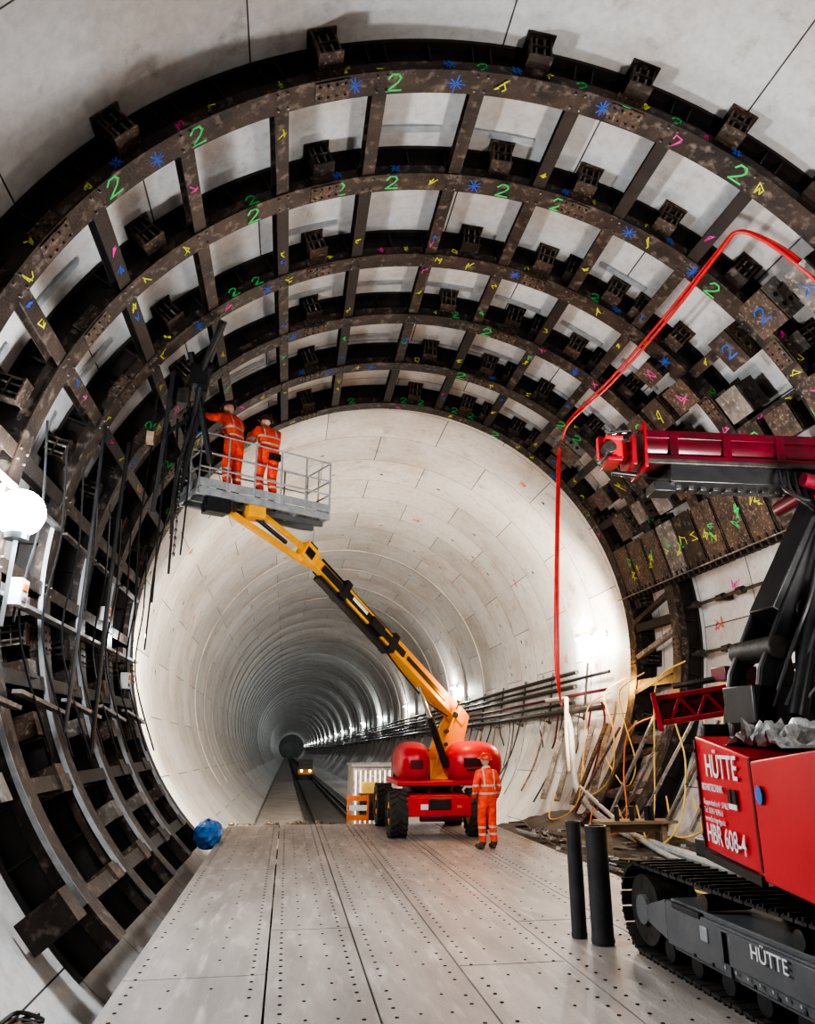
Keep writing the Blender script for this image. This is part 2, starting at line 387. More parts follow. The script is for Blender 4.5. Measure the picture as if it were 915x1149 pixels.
for k in range(0,5):
    y=RINGS[k]
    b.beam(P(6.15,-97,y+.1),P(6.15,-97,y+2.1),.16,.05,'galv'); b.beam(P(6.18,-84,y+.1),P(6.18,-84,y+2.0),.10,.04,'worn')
    b.beam(P(6.1,-108,y+.1),P(6.1,-110,y+1.9),.12,.05,'worn')
for k in range(1,6): b.arc([(6.235,-.20),(6.30,-.20),(6.30,-.19),(6.235,-.19)],RINGS[k],-132,-84,'galv',40)  # pale arcs paint the brightly lit look of the lower-left rib flanges
b.make('bracing_and_lit_flange_strips',fr)
# ---------------------------------------------------------------- floor deck
random.seed(4)
b=B(); seams=[-1.4,-.09,.83,1.75,2.85,3.95,5.4]
for i in range(len(seams)-1):
    y0=-6.; y1=-6+2+(i%3)*1.7
    while y0<20.85:
        y1=min(y1,20.9)
        b.box(((seams[i]+seams[i+1])/2,(y0+y1)/2,-.03-random.uniform(0,.004)),(seams[i+1]-seams[i]-.02,y1-y0-.010,.06),'deck')
        y0=y1; y1=y1+6
b.make('floor',smooth=False)
b=B()
for i,x in enumerate(seams):
    for dx in (-.13,.13):
        if x+dx<-1.4 or x+dx>5.4: continue
        y=-1.
        while y<20.6:
            if random.random()<.93: b.cyl((x+dx,y,-.001),(x+dx,y,.0025),.018,'hole',8)
            y+=.22
for i in range(len(seams)-1):
    for q in (.36,.64):
        x=seams[i]*(1-q)+seams[i+1]*q; y=0
        while y<20:
            if random.random()<.85: b.cyl((x,y,-.001),(x,y,.0025),.015,'hole',8)
            y+=.45
b.make('deck_bolt_holes',smooth=False)
b=B()
for x in (-1.3,.2,2.0,3.8,5.2): b.ibeam((x,-6,-.21),(x,20.8,-.21),.2,.28,'steeld')
y=-5
while y<21: b.ibeam((-1.45,y,-.46),(6,y,-.46),.2,.2,'steeld'); y+=2.2
b.make('deck_support_beams')
def rough(name,x0,x1,y0,y1,z,amp,k,nx,ny):
    b=B(); vs=[];fs=[]
    for j in range(ny+1):
        for i in range(nx+1):
            x=x0+(x1-x0)*i/nx;y=y0+(y1-y0)*j/ny
            vs.append((x,y,(z(x,y) if callable(z) else z)+random.uniform(-amp,amp)))
    for j in range(ny):
        for i in range(nx): a=j*(nx+1)+i; fs.append((a,a+1,a+nx+2,a+nx+1))
    b.add(vs,fs,k); return b.make(name,smooth=True,angle=80)
rough('ground_right_invert',5.41,7.6,-6,21,lambda x,y:-.08+max(0,(x-6.0))*.22,.03,'ground',14,110)
rough('ground_left_invert',-3.6,-1.5,-6,21,lambda x,y:-1.0-(x+1.5)*.45,.03,'ground',10,90)
b=B()
def strip(x0,x1,zt,th,k,y0=21.3,y1=YEND-.2):
    b.hexa([(x0,y0,zt-th+dip(y0)),(x1,y0,zt-th+dip(y0)),(x1,y1,zt-th+dip(y1)),(x0,y1,zt-th+dip(y1)),(x0,y0,zt+dip(y0)),(x1,y0,zt+dip(y0)),(x1,y1,zt+dip(y1)),(x0,y1,zt+dip(y1))],k)
strip(-1.1,6.2,-1.0,.2,'slab'); strip(.9,3.7,-.93,.06,'track')
for x in (1.3,2.75,3.1): strip(x-.04,x+.04,-.80,.14,'greyd')
b.make('ground_tunnel_invert',smooth=False)
b=B()
for i in range(200):
    x=random.uniform(-1.6,1.4);y=random.uniform(20.95,22.0);s=random.uniform(.04,.12)
    b.ell((x,y,-.35+random.uniform(0,.3)),(s,s*.9,s*.6),'rust' if random.random()<.5 else 'ground',6,4)
b.make('rubble_heap',smooth=False)
# ---------------------------------------------------------------- services in tunnel
b=B()
for i,(r,f,rad,k) in enumerate([(6.55,93,.07,'greyd'),(6.55,95,.05,'black'),(6.5,97,.08,'greyd'),(6.5,99.5,.05,'redd'),(6.5,101.5,.06,'black'),(6.45,104,.09,'greyd')]):
    y0=20.5 if i%2 else 23; b.tube([P(r,f,y0),P(r,f,21.5 if y0<21 else 23.2),P(r,f,YEND-1)],rad,k,8,sub=1)
y=22.5
while y<150:
    b.beam(P(6.72,91,y),P(6.72,106,y),.06,.06,'greyd',up=(0,1,0)); b.beam(P(6.4,105.5,y),P(6.78,105.5,y),.08,.05,'greyd'); y+=3.2 if y<60 else 8
random.seed(17)
for i in range(20):
    y=19.6+i*.95+random.uniform(-.4,.4); dy=random.uniform(-1.2,1.2); f1=random.uniform(112,134)
    b.tube([P(6.42,103,y),P(6.50,108,y+dy*.3+random.uniform(-.2,.2)),P(6.62,(109+f1)/2,y+dy*.6),P(6.68,f1,y+dy)],random.choice([.018,.025,.03]),random.choice(['black','greyd','rust','redd','black','worn']),6)
b.make('tunnel_service_pipes')
LAMPY=[22.6,42,60,78,96,114,132,150,170,190,212,236,262,290,320,350,385,420]
for y in LAMPY:
    b=B(); a=P(6.66,84,y-.5); c=P(6.66,84,y+.5); b.cyl(a,c,.045,'tlamp',8)
    b.beam(a+Vector((.08,0,0)),c+Vector((.08,0,0)),.06,.1,'galv'); b.make('tunnel_bulkhead_lamp')
# distant rail-mounted service vehicle
sv=empty('works_locomotive',(2.0,82,-.8+dip(82))); z0=-.8+dip(82); b=B()
b.box((2.02,82,z0+.75),(1.5,4.2,.5),'yel'); b.box((2.02,80.6,z0+1.45),(1.4,1.2,.95),'grey'); b.box((2.02,79.98,z0+1.6),(1.1,.04,.45),'black'); b.box((2.02,82.8,z0+1.2),(1.1,2.2,.5),'redm')
for yy in (80.8,83.2):
    for xx in (1.3,2.75): b.cyl((xx-.08,yy,z0+.32),(xx+.08,yy,z0+.32),.3,'black',18)
for xx in (1.6,2.45): b.cyl((xx,79.87,z0+.85),(xx,79.92,z0+.85),.09,'tlamp',12)
b.make('loco_body',sv,bevel=.02)
# ---------------------------------------------------------------- lights
def light(name,kind,loc,power,col=(1,1,1),size=.3,target=None,sy=None,spot=None,blend=.6):
    l=bpy.data.lights.new(name,kind); l.energy=power; l.color=col
    if kind=='AREA':
        l.size=size
        if sy: l.shape='RECTANGLE'; l.size_y=sy
    elif kind=='SPOT': l.shadow_soft_size=size; l.spot_size=spot*D2R; l.spot_blend=blend
    else: l.shadow_soft_size=size
    o=bpy.data.objects.new(name,l); o.location=loc
    if target is not None: o.rotation_euler=(Vector(target)-Vector(loc)).to_track_quat('-Z','Y').to_euler()
    return link(o)
for i,y in enumerate(LAMPY):
    light('tunnel_lamp_light','POINT',P(6.42,86,y),([420]+[430]*3+[300]*4+[330]*10)[i],(1,.96,.90) if i<3 else (.88,.97,1),.08)
light('tunnel_end_fill','POINT',P(0,0,YEND-12),260,(.9,1,.97),.3)  # added fill without a fitting, brightens the far bulkhead
fl=empty('flood_light',(-3.3,9.3,4.76))
b=B(); b.ell((-3.36,9.30,4.76),(.29,.29,.29),'lamp',24,14); b.cyl((-3.36,9.30,4.42),(-3.36,9.30,4.52),.14,'black',16)
b.beam((-3.38,9.35,4.45),(-3.45,9.5,3.4),.05,.05,'galv'); b.make('lamp_head',fl)
light('flood_light_source','AREA',(-3.0,9.2,4.76),350,(.84,.92,1),.45,(3,7.6,3.0))
light('flood_light_spill','POINT',(-2.95,9.25,4.5),160,(.80,.89,1),.2)
light('left_worklight_back','SPOT',(-2.6,18.9,3.6),4800,(1,.90,.76),.25,(-1.6,34,2.0),spot=125)
light('left_worklight_glint','POINT',(-3.2,17.2,4.3),90,(.88,.94,1),.08)
light('right_worklight_back','SPOT',(7.6,18.9,5.2),3300,(1,.86,.70),.25,(6.5,32,5.5),spot=125)
light('crown_spot','SPOT',(2.4,17.6,5.2),2000,(1,.91,.79),.4,(2.6,28,8.0),spot=120)  # spot aimed up at the crown, no fitting modelled
light('rig_fill_up','SPOT',(4.6,4.6,3.4),1250,(1,.97,.94),.3,(5.6,12.5,10.5),spot=92)  # added fill above the rig, lifts the upper right bays
light('rig_fill_side','SPOT',(4.6,9.9,3.2),650,(1,.97,.94),.3,(9,13.5,5.4),spot=110)  # added fill brightening the right-hand opening, no lamp on the rig
light('mid_fill_up','POINT',(4.2,12.5,4.4),320,(1,.97,.94),.4)  # added mid-tunnel fill for the bays overhead, no fitting
light('behind_camera_fill','AREA',(3.4,-3.5,4.6),260,(1,.98,.96),2.0,(5.6,9,2.0))  # unseen fill added for the foreground lining
light('deck_fill','SPOT',(.5,5.0,6.0),650,(1,.93,.84),.4,(3,14.5,0),spot=78)  # added overhead fill that brightens the middle of the deck
light('beacon_light','POINT',(4.15,17.85,3.1),110,(1,.40,.05),.08)
light('rib_gold_light','POINT',(8.2,19.0,3.6),160,(1,.55,.13),.1)
# ---------------------------------------------------------------- boom lift
lf=empty('boom_lift',(3.3,18.9,0)); O=.16
b=B()
b.box((3.3+O,19.15,.72),(1.35,3.1,.36),'red'); b.box((3.3+O,17.62,.66),(1.5,.3,.40),'red'); b.box((3.3+O,20.6,.66),(1.5,.3,.4),'red')
b.box((3.3+O,17.45,.72),(.5,.06,.22),'black'); b.box((3.3+O,17.5,.42),(.9,.2,.12),'redd'); b.box((2.95+O,17.46,.66),(.18,.03,.12),'white'); b.box((3.75+O,17.46,.66),(.12,.03,.06),'orange')
b.make('chassis',lf,bevel=.03)
b=B(); b.cyl((2.45+O,17.9,.52),(4.15+O,17.9,.52),.10,'greyd'); b.cyl((2.45+O,20.4,.52),(4.15+O,20.4,.52),.10,'greyd')
b.cyl((3.3+O,19.0,.9),(3.3+O,19.0,1.08),.62,'greyd',28); b.make('axles_slewing_ring',lf)
for i,(x,y) in enumerate([(2.38,17.9),(4.22,17.9),(2.38,20.4),(4.22,20.4)]):
    b=B(); b.wheel((x+O,y,.51),.51,.40); b.make('wheel_%d'%(i+1),lf)
b=B(); b.box((3.35+O,19.0,1.14),(1.9,2.2,.12),'red'); b.make('turntable_deck',lf,bevel=.03)
def cowl(name,c,r,k):
    b=B(); b.ell(c,r,k,28,16,fn=lambda d:Vector((math.copysign(abs(d.x/r[0])**.78*r[0],d.x),math.copysign(abs(d.y/r[1])**.75*r[1],d.y),math.copysign(abs(d.z/r[2])**.78*r[2],d.z))))
    b.make(name,lf,angle=60)
cowl('cowl_engine',(4.28+O,18.5,1.58),(.72,.75,.50),'red')
cowl('cowl_tank',(2.84+O,18.7,1.58),(.42,.85,.48),'red')
b=B(); b.box((4.25+O,17.765,1.60),(.62,.03,.20),'redd'); b.box((4.25+O,17.755,1.44),(.5,.03,.05),'black'); b.box((2.84+O,17.86,1.55),(.3,.03,.2),'redd'); b.box((3.5+O,19.9,1.5),(1.9,.4,.7),'redd')
for i in range(4): b.box((4.25+O,17.748,1.53+i*.045),(.5,.02,.015),'black')
b.make('vents_counterweight',lf,bevel=.01)
piv=Vector((4.10,18.5,2.66)); tip=Vector((.25,15.3,5.83)); dv=(tip-piv)
b=B()
for dx in (-.17,.17):
    o=Vector((dx*.6,-dx*.7,0))
    b.prism([Vector((3.30,18.6,1.15))+o,Vector((4.05,18.75,1.15))+o,Vector((4.1,18.7,1.8))+o,Vector((4.33,18.72,2.66))+o,Vector((4.12,18.55,2.86))+o,Vector((3.85,18.3,2.61))+o,Vector((3.55,18.4,1.95))+o],Vector((.025,-.03,0)),'yel')
b.box((3.65,18.6,1.4),(.45,.3,.5),'yel'); b.beam((3.65,18.5,1.5),(4.08,18.55,2.5),.22,.26,'yel')
b.cyl((4.0,18.15,2.68),(4.2,18.85,2.68),.07,'black')
for z in (1.6,2.0,2.3): b.cyl((3.72+.1*(z-1.6),18.1,z),(3.78+.1*(z-1.6),18.7,z),.045,'black',10)
b.make('turret_riser',lf,bevel=.012)
b=B(); b.beam(piv-dv*.03,piv+dv*.50,.31,.36,'yel'); b.make('boom_base_section',lf,bevel=.02)
b=B(); b.beam(piv+dv*.48,piv+dv*.80,.25,.29,'yel'); b.beam(piv+dv*.78,piv+dv*1.0,.19,.23,'yel'); b.make('boom_telescope',lf,bevel=.015)
d=dv.normalized(); sd=d.cross(Vector((0,0,1))).normalized(); up=sd.cross(d)
b=B()
for s in (-1,1): b.beam(piv+dv*.42+sd*s*.17-up*.03,piv+dv*.93+sd*s*.14-up*.03,.05,.15,'black')
b.beam(piv+dv*.12-sd*.175-up*.02,piv+dv*.40-sd*.175-up*.02,.02,.10,'black')
b.beam(piv+dv*.50-up*.22,piv+dv*.92-up*.22,.18,.10,'black'); b.beam(piv+dv*.50+up*.19,piv+dv*.94+up*.16,.12,.07,'black')
for q in (.49,.80): b.obox(piv+dv*q,d*.09,sd*.19,up*.22,'black')
b.obox(piv+dv*.60-up*.05,d*.22,sd*.21,up*.12,'black')
b.beam(piv+dv*.67-up*.03-sd*.20,piv+dv*.76-up*.03-sd*.20,.01,.08,'white'); b.beam(piv+dv*.67-up*.03+sd*.20,piv+dv*.76-up*.03+sd*.20,.01,.08,'white')
b.tube([piv+dv*.05-up*.2,piv+dv*.2-up*.34,piv+dv*.4-up*.28,piv+dv*.5-up*.2],.02,'black',6)
b.make('cable_carrier',lf,bevel=.008)
b=B(); b.cyl((3.75,18.1,1.5),(3.3,17.75,2.6),.09,'black'); b.cyl((3.3,17.75,2.6),piv+dv*.26-up*.22,.05,'chrome'); b.make('lift_cylinder',lf)
b=B()
b.obox(tip,d*.20,sd*.14,up*.18,'yel'); b.obox(tip+Vector((-.05,0,.0)),d*.12,sd*.18,up*.10,'black'); b.obox(tip+up*.2,d*.12,sd*.08,up*.06,'black')
j0=tip+Vector((-.1,-.05,.14)); j1=Vector((-.72,14.4,6.42)); b.beam(j0,j1,.10,.10,'yel')
k0=tip+Vector((-.12,-.05,-.14)); k1=Vector((-1.30,14.0,6.30)); b.beam(k0,k1,.10,.12,'yel')
b.cyl((-.2,14.95,5.98),(-.8,14.35,6.3),.045,'black'); b.obox((-.85,14.33,6.42),(.16,.08,0),(-.08,.16,0),(0,0,.15),'yel')
b.obox((-1.55,13.90,6.38),(.20,.09,0),(-.07,.14,0),(0,0,.16),'black'); b.cyl((-1.3,14.0,6.5),(-1.3,14.0,6.3),.12,'greyd')
b.cyl((-1.78,13.8,6.34),(-1.5,13.9,6.34),.13,'black',12)
b.make('jib',lf,bevel=.01)
BZ=6.64
A=Vector((-1.86,13.55,BZ)); Bv=Vector((.66,14.85,BZ-.04)); e=(Bv-A).normalized(); L0=(Bv-A).length; w=Vector((-e.y,e.x,0))*1.0; Z=Vector((0,0,1))
b=B(); c=(A+Bv)/2+w/2
b.obox(c,e*L0/2,w/2,Z*.025,'galv')
for q in (0,1): b.beam(A+w*q-Z*.07,Bv+w*q-Z*.07,.06,.12,'galv')
for i in range(9): pp=A.lerp(Bv,i/8); b.beam(pp-Z*.07,pp+w-Z*.07,.05,.1,'grey' if i%2 else 'galv')
for q in (0,1): b.beam(A+w*q+Z*.12,Bv+w*q+Z*.12,.012,.16,'galv')
for pp in (A,Bv): b.beam(pp+Z*.12,pp+w+Z*.12,.012,.16,'galv')
b.beam(A+w*.3-Z*.15,Bv+w*.3-Z*.15,.1,.1,'grey'); b.beam(A+w*.7-Z*.15,Bv+w*.7-Z*.15,.1,.1,'grey')
b.make('platform_floor',lf)
b=B(); H=1.12
for q in (0,1):
    for h in (H,.72,.42): b.cyl(A+w*q+Z*h,Bv+w*q+Z*h,.019,'galv',8)
    for i in range(6): pp=A.lerp(Bv,i/5)+w*q; b.cyl(pp,pp+Z*H,.019,'galv',8)
for pp in (A,Bv):
    for h in (H,.72,.42): b.cyl(pp+Z*h,pp+w+Z*h,.019,'galv',8)
    b.cyl(pp+w*.5,pp+w*.5+Z*H,.018,'galv',8)
b.box(A+e*1.55+w*.10+Z*.98,(.26,.16,.14),'black',.48)
b.make('guard_rails',lf)
b=B(); b.cyl((4.05,17.95,2.95),(4.05,17.95,3.02),.06,'black'); b.cyl((4.05,17.95,3.02),(4.05,17.95,3.14),.055,'beacon'); b.cyl((4.05,17.95,2.95),(4.08,18.4,2.8),.02,'black'); b.make('warning_beacon',lf)
# ---------------------------------------------------------------- people
EDG=[('pel','sp'),('sp','ch'),('ch','nk'),('nk','hd'),('ch','sl'),('sl','el'),('el','wl'),('ch','sr'),('sr','er'),('er','wr'),('pel','hl'),('hl','kl'),('kl','al'),('al','tl'),('pel','hr'),('hr','kr'),('kr','ar'),('ar','tr')]
RAD=dict(pel=.165,sp=.155,ch=.17,nk=.065,hd=.06,sl=.092,sr=.092,el=.070,er=.070,wl=.048,wr=.048,hl=.118,hr=.118,kl=.092,kr=.092,al=.075,ar=.075,tl=.05,tr=.05)
BASEJ=dict(pel=(0,0,.95),sp=(0,0,1.14),ch=(0,0,1.34),nk=(0,.0,1.52),hd=(0,.02,1.60),sl=(-.20,0,1.43),sr=(.20,0,1.43),el=(-.28,-.01,1.16),er=(.28,-.01,1.16),wl=(-.29,.08,.92),wr=(.29,.08,.92),
 hl=(-.105,0,.90),hr=(.105,0,.90),kl=(-.12,.03,.50),kr=(.12,.03,.50),al=(-.13,-.02,.10),ar=(.13,-.02,.10),tl=(-.15,.15,.05),tr=(.15,.15,.05))
def skinmesh(name,verts,edges,rads,root,sub=2):
    me=bpy.data.meshes.new(name); me.from_pydata(verts,edges,[]); ob=bpy.data.objects.new(name,me); link(ob)
    sk=ob.modifiers.new('s','SKIN'); sk.use_smooth_shade=True
    if not me.skin_vertices: 
        bpy.context.view_layer.objects.active=ob; ob.select_set(True); bpy.ops.mesh.customdata_skin_add() 
    for i,r in enumerate(rads):
        me.skin_vertices[0].data[i].radius=(r,r); me.skin_vertices[0].data[i].use_root=(i==root)
    ss=ob.modifiers.new('d','SUBSURF'); ss.levels=sub; ss.render_levels=sub
    dg=bpy.context.evaluated_depsgraph_get(); dg.update(); nm=bpy.data.meshes.new_from_object(ob.evaluated_get(dg))
    bpy.data.objects.remove(ob); nm.name=name
    return nm
def person(name,loc,rz,over={},helm='helmO',look=(0,0),scale=1.):
    e=empty(name,loc,rz); e.scale=(scale,)*3
    J=dict(BASEJ); J.update(over); keys=list(J); idx={k:i for i,k in enumerate(keys)}
    me=skinmesh('body',[J[k] for k in keys],[(idx[a],idx[c]) for a,c in EDG],[RAD[k] for k in keys],idx['pel'])
    for k in ('hv','boot','skin'): me.materials.append(M[k])
    mi=[]
    for p in me.polygons:
        c=p.center; best=None;bd=9
        for a,d_ in EDG:
            va,vb=Vector(J[a]),Vector(J[d_]); ab=vb-va; t=max(0,min(1,(c-va).dot(ab)/ab.length_squared)); q=(va+ab*t-c).length-(RAD[a]*(1-t)+RAD[d_]*t)
            if q<bd: bd=q;best=(a,d_,t)
        k=0
        if best[1] in('tl','tr') or (best[1] in('al','ar') and best[2]>.86): k=1
        if best[1]=='hd': k=2
        mi.append(k)
    me.polygons.foreach_set('material_index',mi); me.polygons.foreach_set('use_smooth',[True]*len(mi))
    ob=bpy.data.objects.new('body',me); link(ob,e)
    b=B()
    for a,t in (('al','tl'),('ar','tr')):
        va=Vector(J[a]);vt=Vector(J[t]); d_=(vt-va); d_.z=0; d_.normalize(); s_=Vector((-d_.y,d_.x,0))
        b.ell(((va+vt)/2+d_*.03)*1.0-Vector((0,0,(va.z+vt.z)/2-.055)),(.055,.055,.05),'boot',12,8,fn=lambda v:d_*v.x*2.9+s_*v.y*.95+Vector((0,0,v.z)))
    b.make('boots',e,local=True)
    for sd_,(w_,l_) in {'l':('wl','el'),'r':('wr','er')}.items():
        wv=Vector(J[w_]); d_=(wv-Vector(J[l_])).normalized(); s_=d_.cross(Vector((0,1,0))); s_=s_.normalized() if s_.length>.2 else d_.orthogonal().normalized(); n_=s_.cross(d_)
        sg=1 if sd_=='l' else -1
        V=[wv-d_*.02,wv+d_*.035,wv+d_*.075]; Ed=[(0,1),(1,2)]; Rr=[.030,.036,.034]
        for i,(o,ln) in enumerate(((-.030,.062),(-.010,.075),(.010,.070),(.030,.055))):
            a=wv+d_*.09+s_*o; q=a+d_*ln*.5+n_*.012; r_=q+d_*ln*.35+n_*.03
            k0=len(V); V+=[a,q,r_]; Ed+=[(2,k0),(k0,k0+1),(k0+1,k0+2)]; Rr+=[.0105,.0095,.008]
        a=wv+d_*.04+s_*sg*.045+n_*.01; q=a+d_*.035+s_*sg*.02+n_*.015; k0=len(V); V+=[a,q]; Ed+=[(1,k0),(k0,k0+1)]; Rr+=[.013,.009]
        hm=skinmesh('hand_'+sd_,[tuple(x) for x in V],Ed,Rr,0,1); hm.materials.append(M['glove'])
        hm.polygons.foreach_set('use_smooth',[True]*len(hm.polygons)); link(bpy.data.objects.new('hand_'+sd_,hm),e)
    h=Vector(J['hd'])+Vector((0,.01,.10)); R_=Matrix.Rotation(look[0],3,'Z')@Matrix.Rotation(look[1],3,'X')
    def hf(v):
        v=Vector(v)
        if v.z<0: v.x*=1+.9*v.z*2.2; v.y*=1+.5*v.z
        return R_@v
    b=B(); b.ell(h,(.078,.097,.118),'skin',24,18,fn=hf)
    b.ell(h+R_@Vector((0,.100,-.012)),(.013,.018,.024),'skin',10,6,fn=lambda v:R_@v)
    for s_ in (-1,1):
        b.ell(h+R_@Vector((s_*.080,0,-.005)),(.010,.02,.032),'skin',10,6,fn=lambda v:R_@v)
        b.ell(h+R_@Vector((s_*.030,.088,.012)),(.013,.008,.008),'black',8,5,fn=lambda v:R_@v)
    b.ell(h+R_@Vector((0,.086,-.052)),(.024,.008,.006),'redd',8,5,fn=lambda v:R_@v)
    b.make('head',e,local=True,angle=80)
    b=B(); hc=h+R_@Vector((0,-.005,.03))
    b.ell(hc,(.112,.135,.115),helm,24,10,z0=0,fn=lambda v:R_@v)
    vs=[hc+R_@Vector((.112*math.cos(t)*s,.135*math.sin(t)*s+(.035 if math.sin(t)>.3 and s>1 else 0),z)) for s,z in ((1,.0),(1.12,-.006),(1.12,-.014),(.98,-.008)) for t in [2*math.pi*i/24 for i in range(24)]]
    b.add(vs,[(r*24+i,r*24+(i+1)%24,((r+1)%4)*24+(i+1)%24,((r+1)%4)*24+i) for r in range(4) for i in range(24)],helm)
    b.beam(hc+R_@Vector((0,-.12,.06)),hc+R_@Vector((0,.12,.06)),.02,.12,helm)
    b.make('helmet',e,local=True,angle=60)
    return e
person('construction_worker',(4.09,15.7,0),.25,dict(el=(-.27,-.02,1.17),wl=(-.24,.12,.96),er=(.29,0,1.17),wr=(.26,.10,.94)),look=(.5,.1))
person('construction_worker',(-1.30,14.05,BZ+.03),.9,dict(sp=(0,.03,1.13),ch=(0,.10,1.32),nk=(0,.15,1.50),hd=(0,.19,1.57),sl=(-.2,.1,1.41),sr=(.2,.1,1.41),el=(-.27,.34,1.42),wl=(-.22,.56,1.56),er=(.27,.32,1.32),wr=(.24,.55,1.40)),'helmD',look=(.2,-.15),scale=1.13)
person('construction_worker',(-.64,14.40,BZ+.03),.5,dict(pel=(0,-.03,.90),sp=(0,.02,1.08),ch=(0,.08,1.26),nk=(0,.14,1.43),hd=(0,.18,1.5),sl=(-.2,.08,1.35),sr=(.2,.08,1.35),el=(-.27,.26,1.22),wl=(-.2,.48,1.30),er=(.28,.24,1.18),wr=(.22,.46,1.22),hl=(-.105,-.03,.85),hr=(.105,-.03,.85),kl=(-.13,.08,.48),kr=(.13,.08,.48)),'helmD',look=(.3,.2),scale=1.13)
# ---------------------------------------------------------------- drilling rig
rg=empty('drilling_rig',(4.8,5.6,0))
def track(b,x0,x1,y0,y1,r):
    zc=r+.02; L1=y1-y0-2*r; per=2*L1+2*math.pi*r; n=int(per/.155); xc=(x0+x1)/2; w=(x1-x0)/2
    def pt(s):
        s%=per
        if s<L1: return (y0+r+s,0.0,Vector((0,1,0)),Vector((0,0,-1)))
        s-=L1
        if s<math.pi*r:
            a=-math.pi/2+s/r; nn=Vector((0,math.cos(a),math.sin(a))); return (y1-r+r*nn.y,zc-.02+r*nn.z,Vector((0,-math.sin(a),math.cos(a))),nn)
        s-=math.pi*r
        if s<L1: return (y1-r-s,2*r,Vector((0,-1,0)),Vector((0,0,1)))
        s-=L1; a=math.pi/2+s/r; nn=Vector((0,math.cos(a),math.sin(a))); return (y0+r+r*nn.y,zc-.02+r*nn.z,Vector((0,-math.sin(a),math.cos(a))),nn)
    for i in range(n):
        y,z,t,nn=pt(i*per/n); c=Vector((xc,y,z+.03))
        b.obox(c,(w,0,0),t*.068,nn*.014,'greyd'); b.obox(c+nn*.025+t*.03,(w,0,0),t*.010,nn*.018,'greyd'); b.obox(c+nn*.02-t*.03,(w,0,0),t*.008,nn*.012,'greyd')
        b.obox(c-nn*.035,(.05,0,0),t*.05,nn*.03,'black')
for nm,x0,x1 in (('track_left',3.68,4.23),('track_right',5.5,6.05)):
    b=B(); track(b,x0,x1,2.4,8.45,.41); b.make(nm,rg,smooth=False)
    b=B(); xc=(x0+x1)/2
    b.box((xc,5.2,.42),(.44,4.5,.44),'grey'); b.box((x0+.045,5.35,.42),(.05,4.3,.36),'grey'); b.box((x0+.02,5.9,.45),(.04,1.3,.26),'grey')
    b.box((x0+.06,7.3,.47),(.08,.35,.3),'grey'); b.box((x0+.03,4.9,.60),(.05,.5,.08),'black'); b.box((x0+.015,6.8,.47),(.02,.12,.12),'galv')
    b.box((x0+.03,6.45,.40),(.06,.10,.34),'grey'); b.box((x0+.03,5.05,.40),(.06,.10,.34),'grey'); b.box((x0+.03,7.1,.60),(.05,.5,.05),'blackt')
    b.prism([(x0+.02,7.5,.26),(x0+.02,7.9,.34),(x0+.02,7.9,.5),(x0+.02,7.5,.62)],(.12,0,0),'grey')
    b.make('side_frame',rg,bevel=.02)
    b=B(); b.cyl((x0+.06,8.02,.43),(x1-.06,8.02,.43),.33,'greyd',28); b.cyl((x0+.02,8.02,.43),(x0+.07,8.02,.43),.14,'grey',16)
    b.cyl((x0+.06,2.85,.43),(x1-.06,2.85,.43),.33,'greyd',28)
    b.cyl((x0-.02,4.55,.42),(x0+.08,4.55,.42),.20,'black',24); b.cyl((x0-.03,4.55,.42),(x0+.0,4.55,.42),.13,'greyd',20)
    for i in range(9): b.cyl((x0+.08,3.6+i*.5,.15),(x1-.08,3.6+i*.5,.15),.10,'black',16)
    for i in range(3): b.cyl((x0+.04,4.2+i*1.3,.72),(x1-.08,4.2+i*1.3,.72),.07,'greyd',14)
    for i in range(8): b.cyl((x0+.0,5.35+i*.16,.30),(x0-.01,5.35+i*.16,.30),.014,'galv',6)
    for i in range(8): b.cyl((x0+.02,4.9+i*.3,.26),(x0+.01,4.9+i*.3,.26),.016,'black',6)
    b.make('rollers',rg)
b=B(); b.box((4.87,5.2,.75),(1.3,2.4,.35),'greyd'); b.cyl((4.87,5.4,.9),(4.87,5.4,1.15),.6,'black',28); b.box((4.8,5.3,1.15),(2.0,3.4,.16),'black')
b.make('undercarriage',rg,bevel=.02)
a0=Vector((3.47,6.20,0)); a1=Vector((3.16,4.92,0)); a2=Vector((2.99,3.90,0)); nin=Vector((.972,-.2356,0))
b=B()
def hull(p,q,zb0,zb1,zt0,zt1,depth,k):
    b.hexa([p+Z*zb0,q+Z*zb1,q+nin*depth+Z*zb1,p+nin*depth+Z*zb0,p+Z*zt0,q+Z*zt1,q+nin*depth+Z*zt1,p+nin*depth+Z*zt0],k)
hull(a0,a1+Vector((.01,.03,0)),1.25,1.23,2.13,1.98,2.1,'red')
b.make('housing_rear',rg,bevel=.015)
b=B(); hull(a1-nin*.02,a2-nin*.02,1.21,1.18,1.96,2.06,2.1,'red'); b.make('housing_front',rg,bevel=.015)
b=B()
dd=(a1-a0).normalized()
for s in (0.0,1.0):
    c=a0.lerp(a1,.02+.96*s)-nin*.012; b.obox(c+Z*(1.62 if s else 1.68),dd*.02,nin*.006,Z*(.36 if s else .42),'redd')
for i in range(4): b.cyl(a0.lerp(a1,.03)-nin*.02+Z*(1.35+.22*i),a0.lerp(a1,.03)-nin*.03+Z*(1.35+.22*i),.015,'black',8)
b.obox(a0.lerp(a1,.5)-nin*.005+Z*1.20,dd*.62,nin*.02,Z*.03,'black')
b.make('housing_trim',rg)
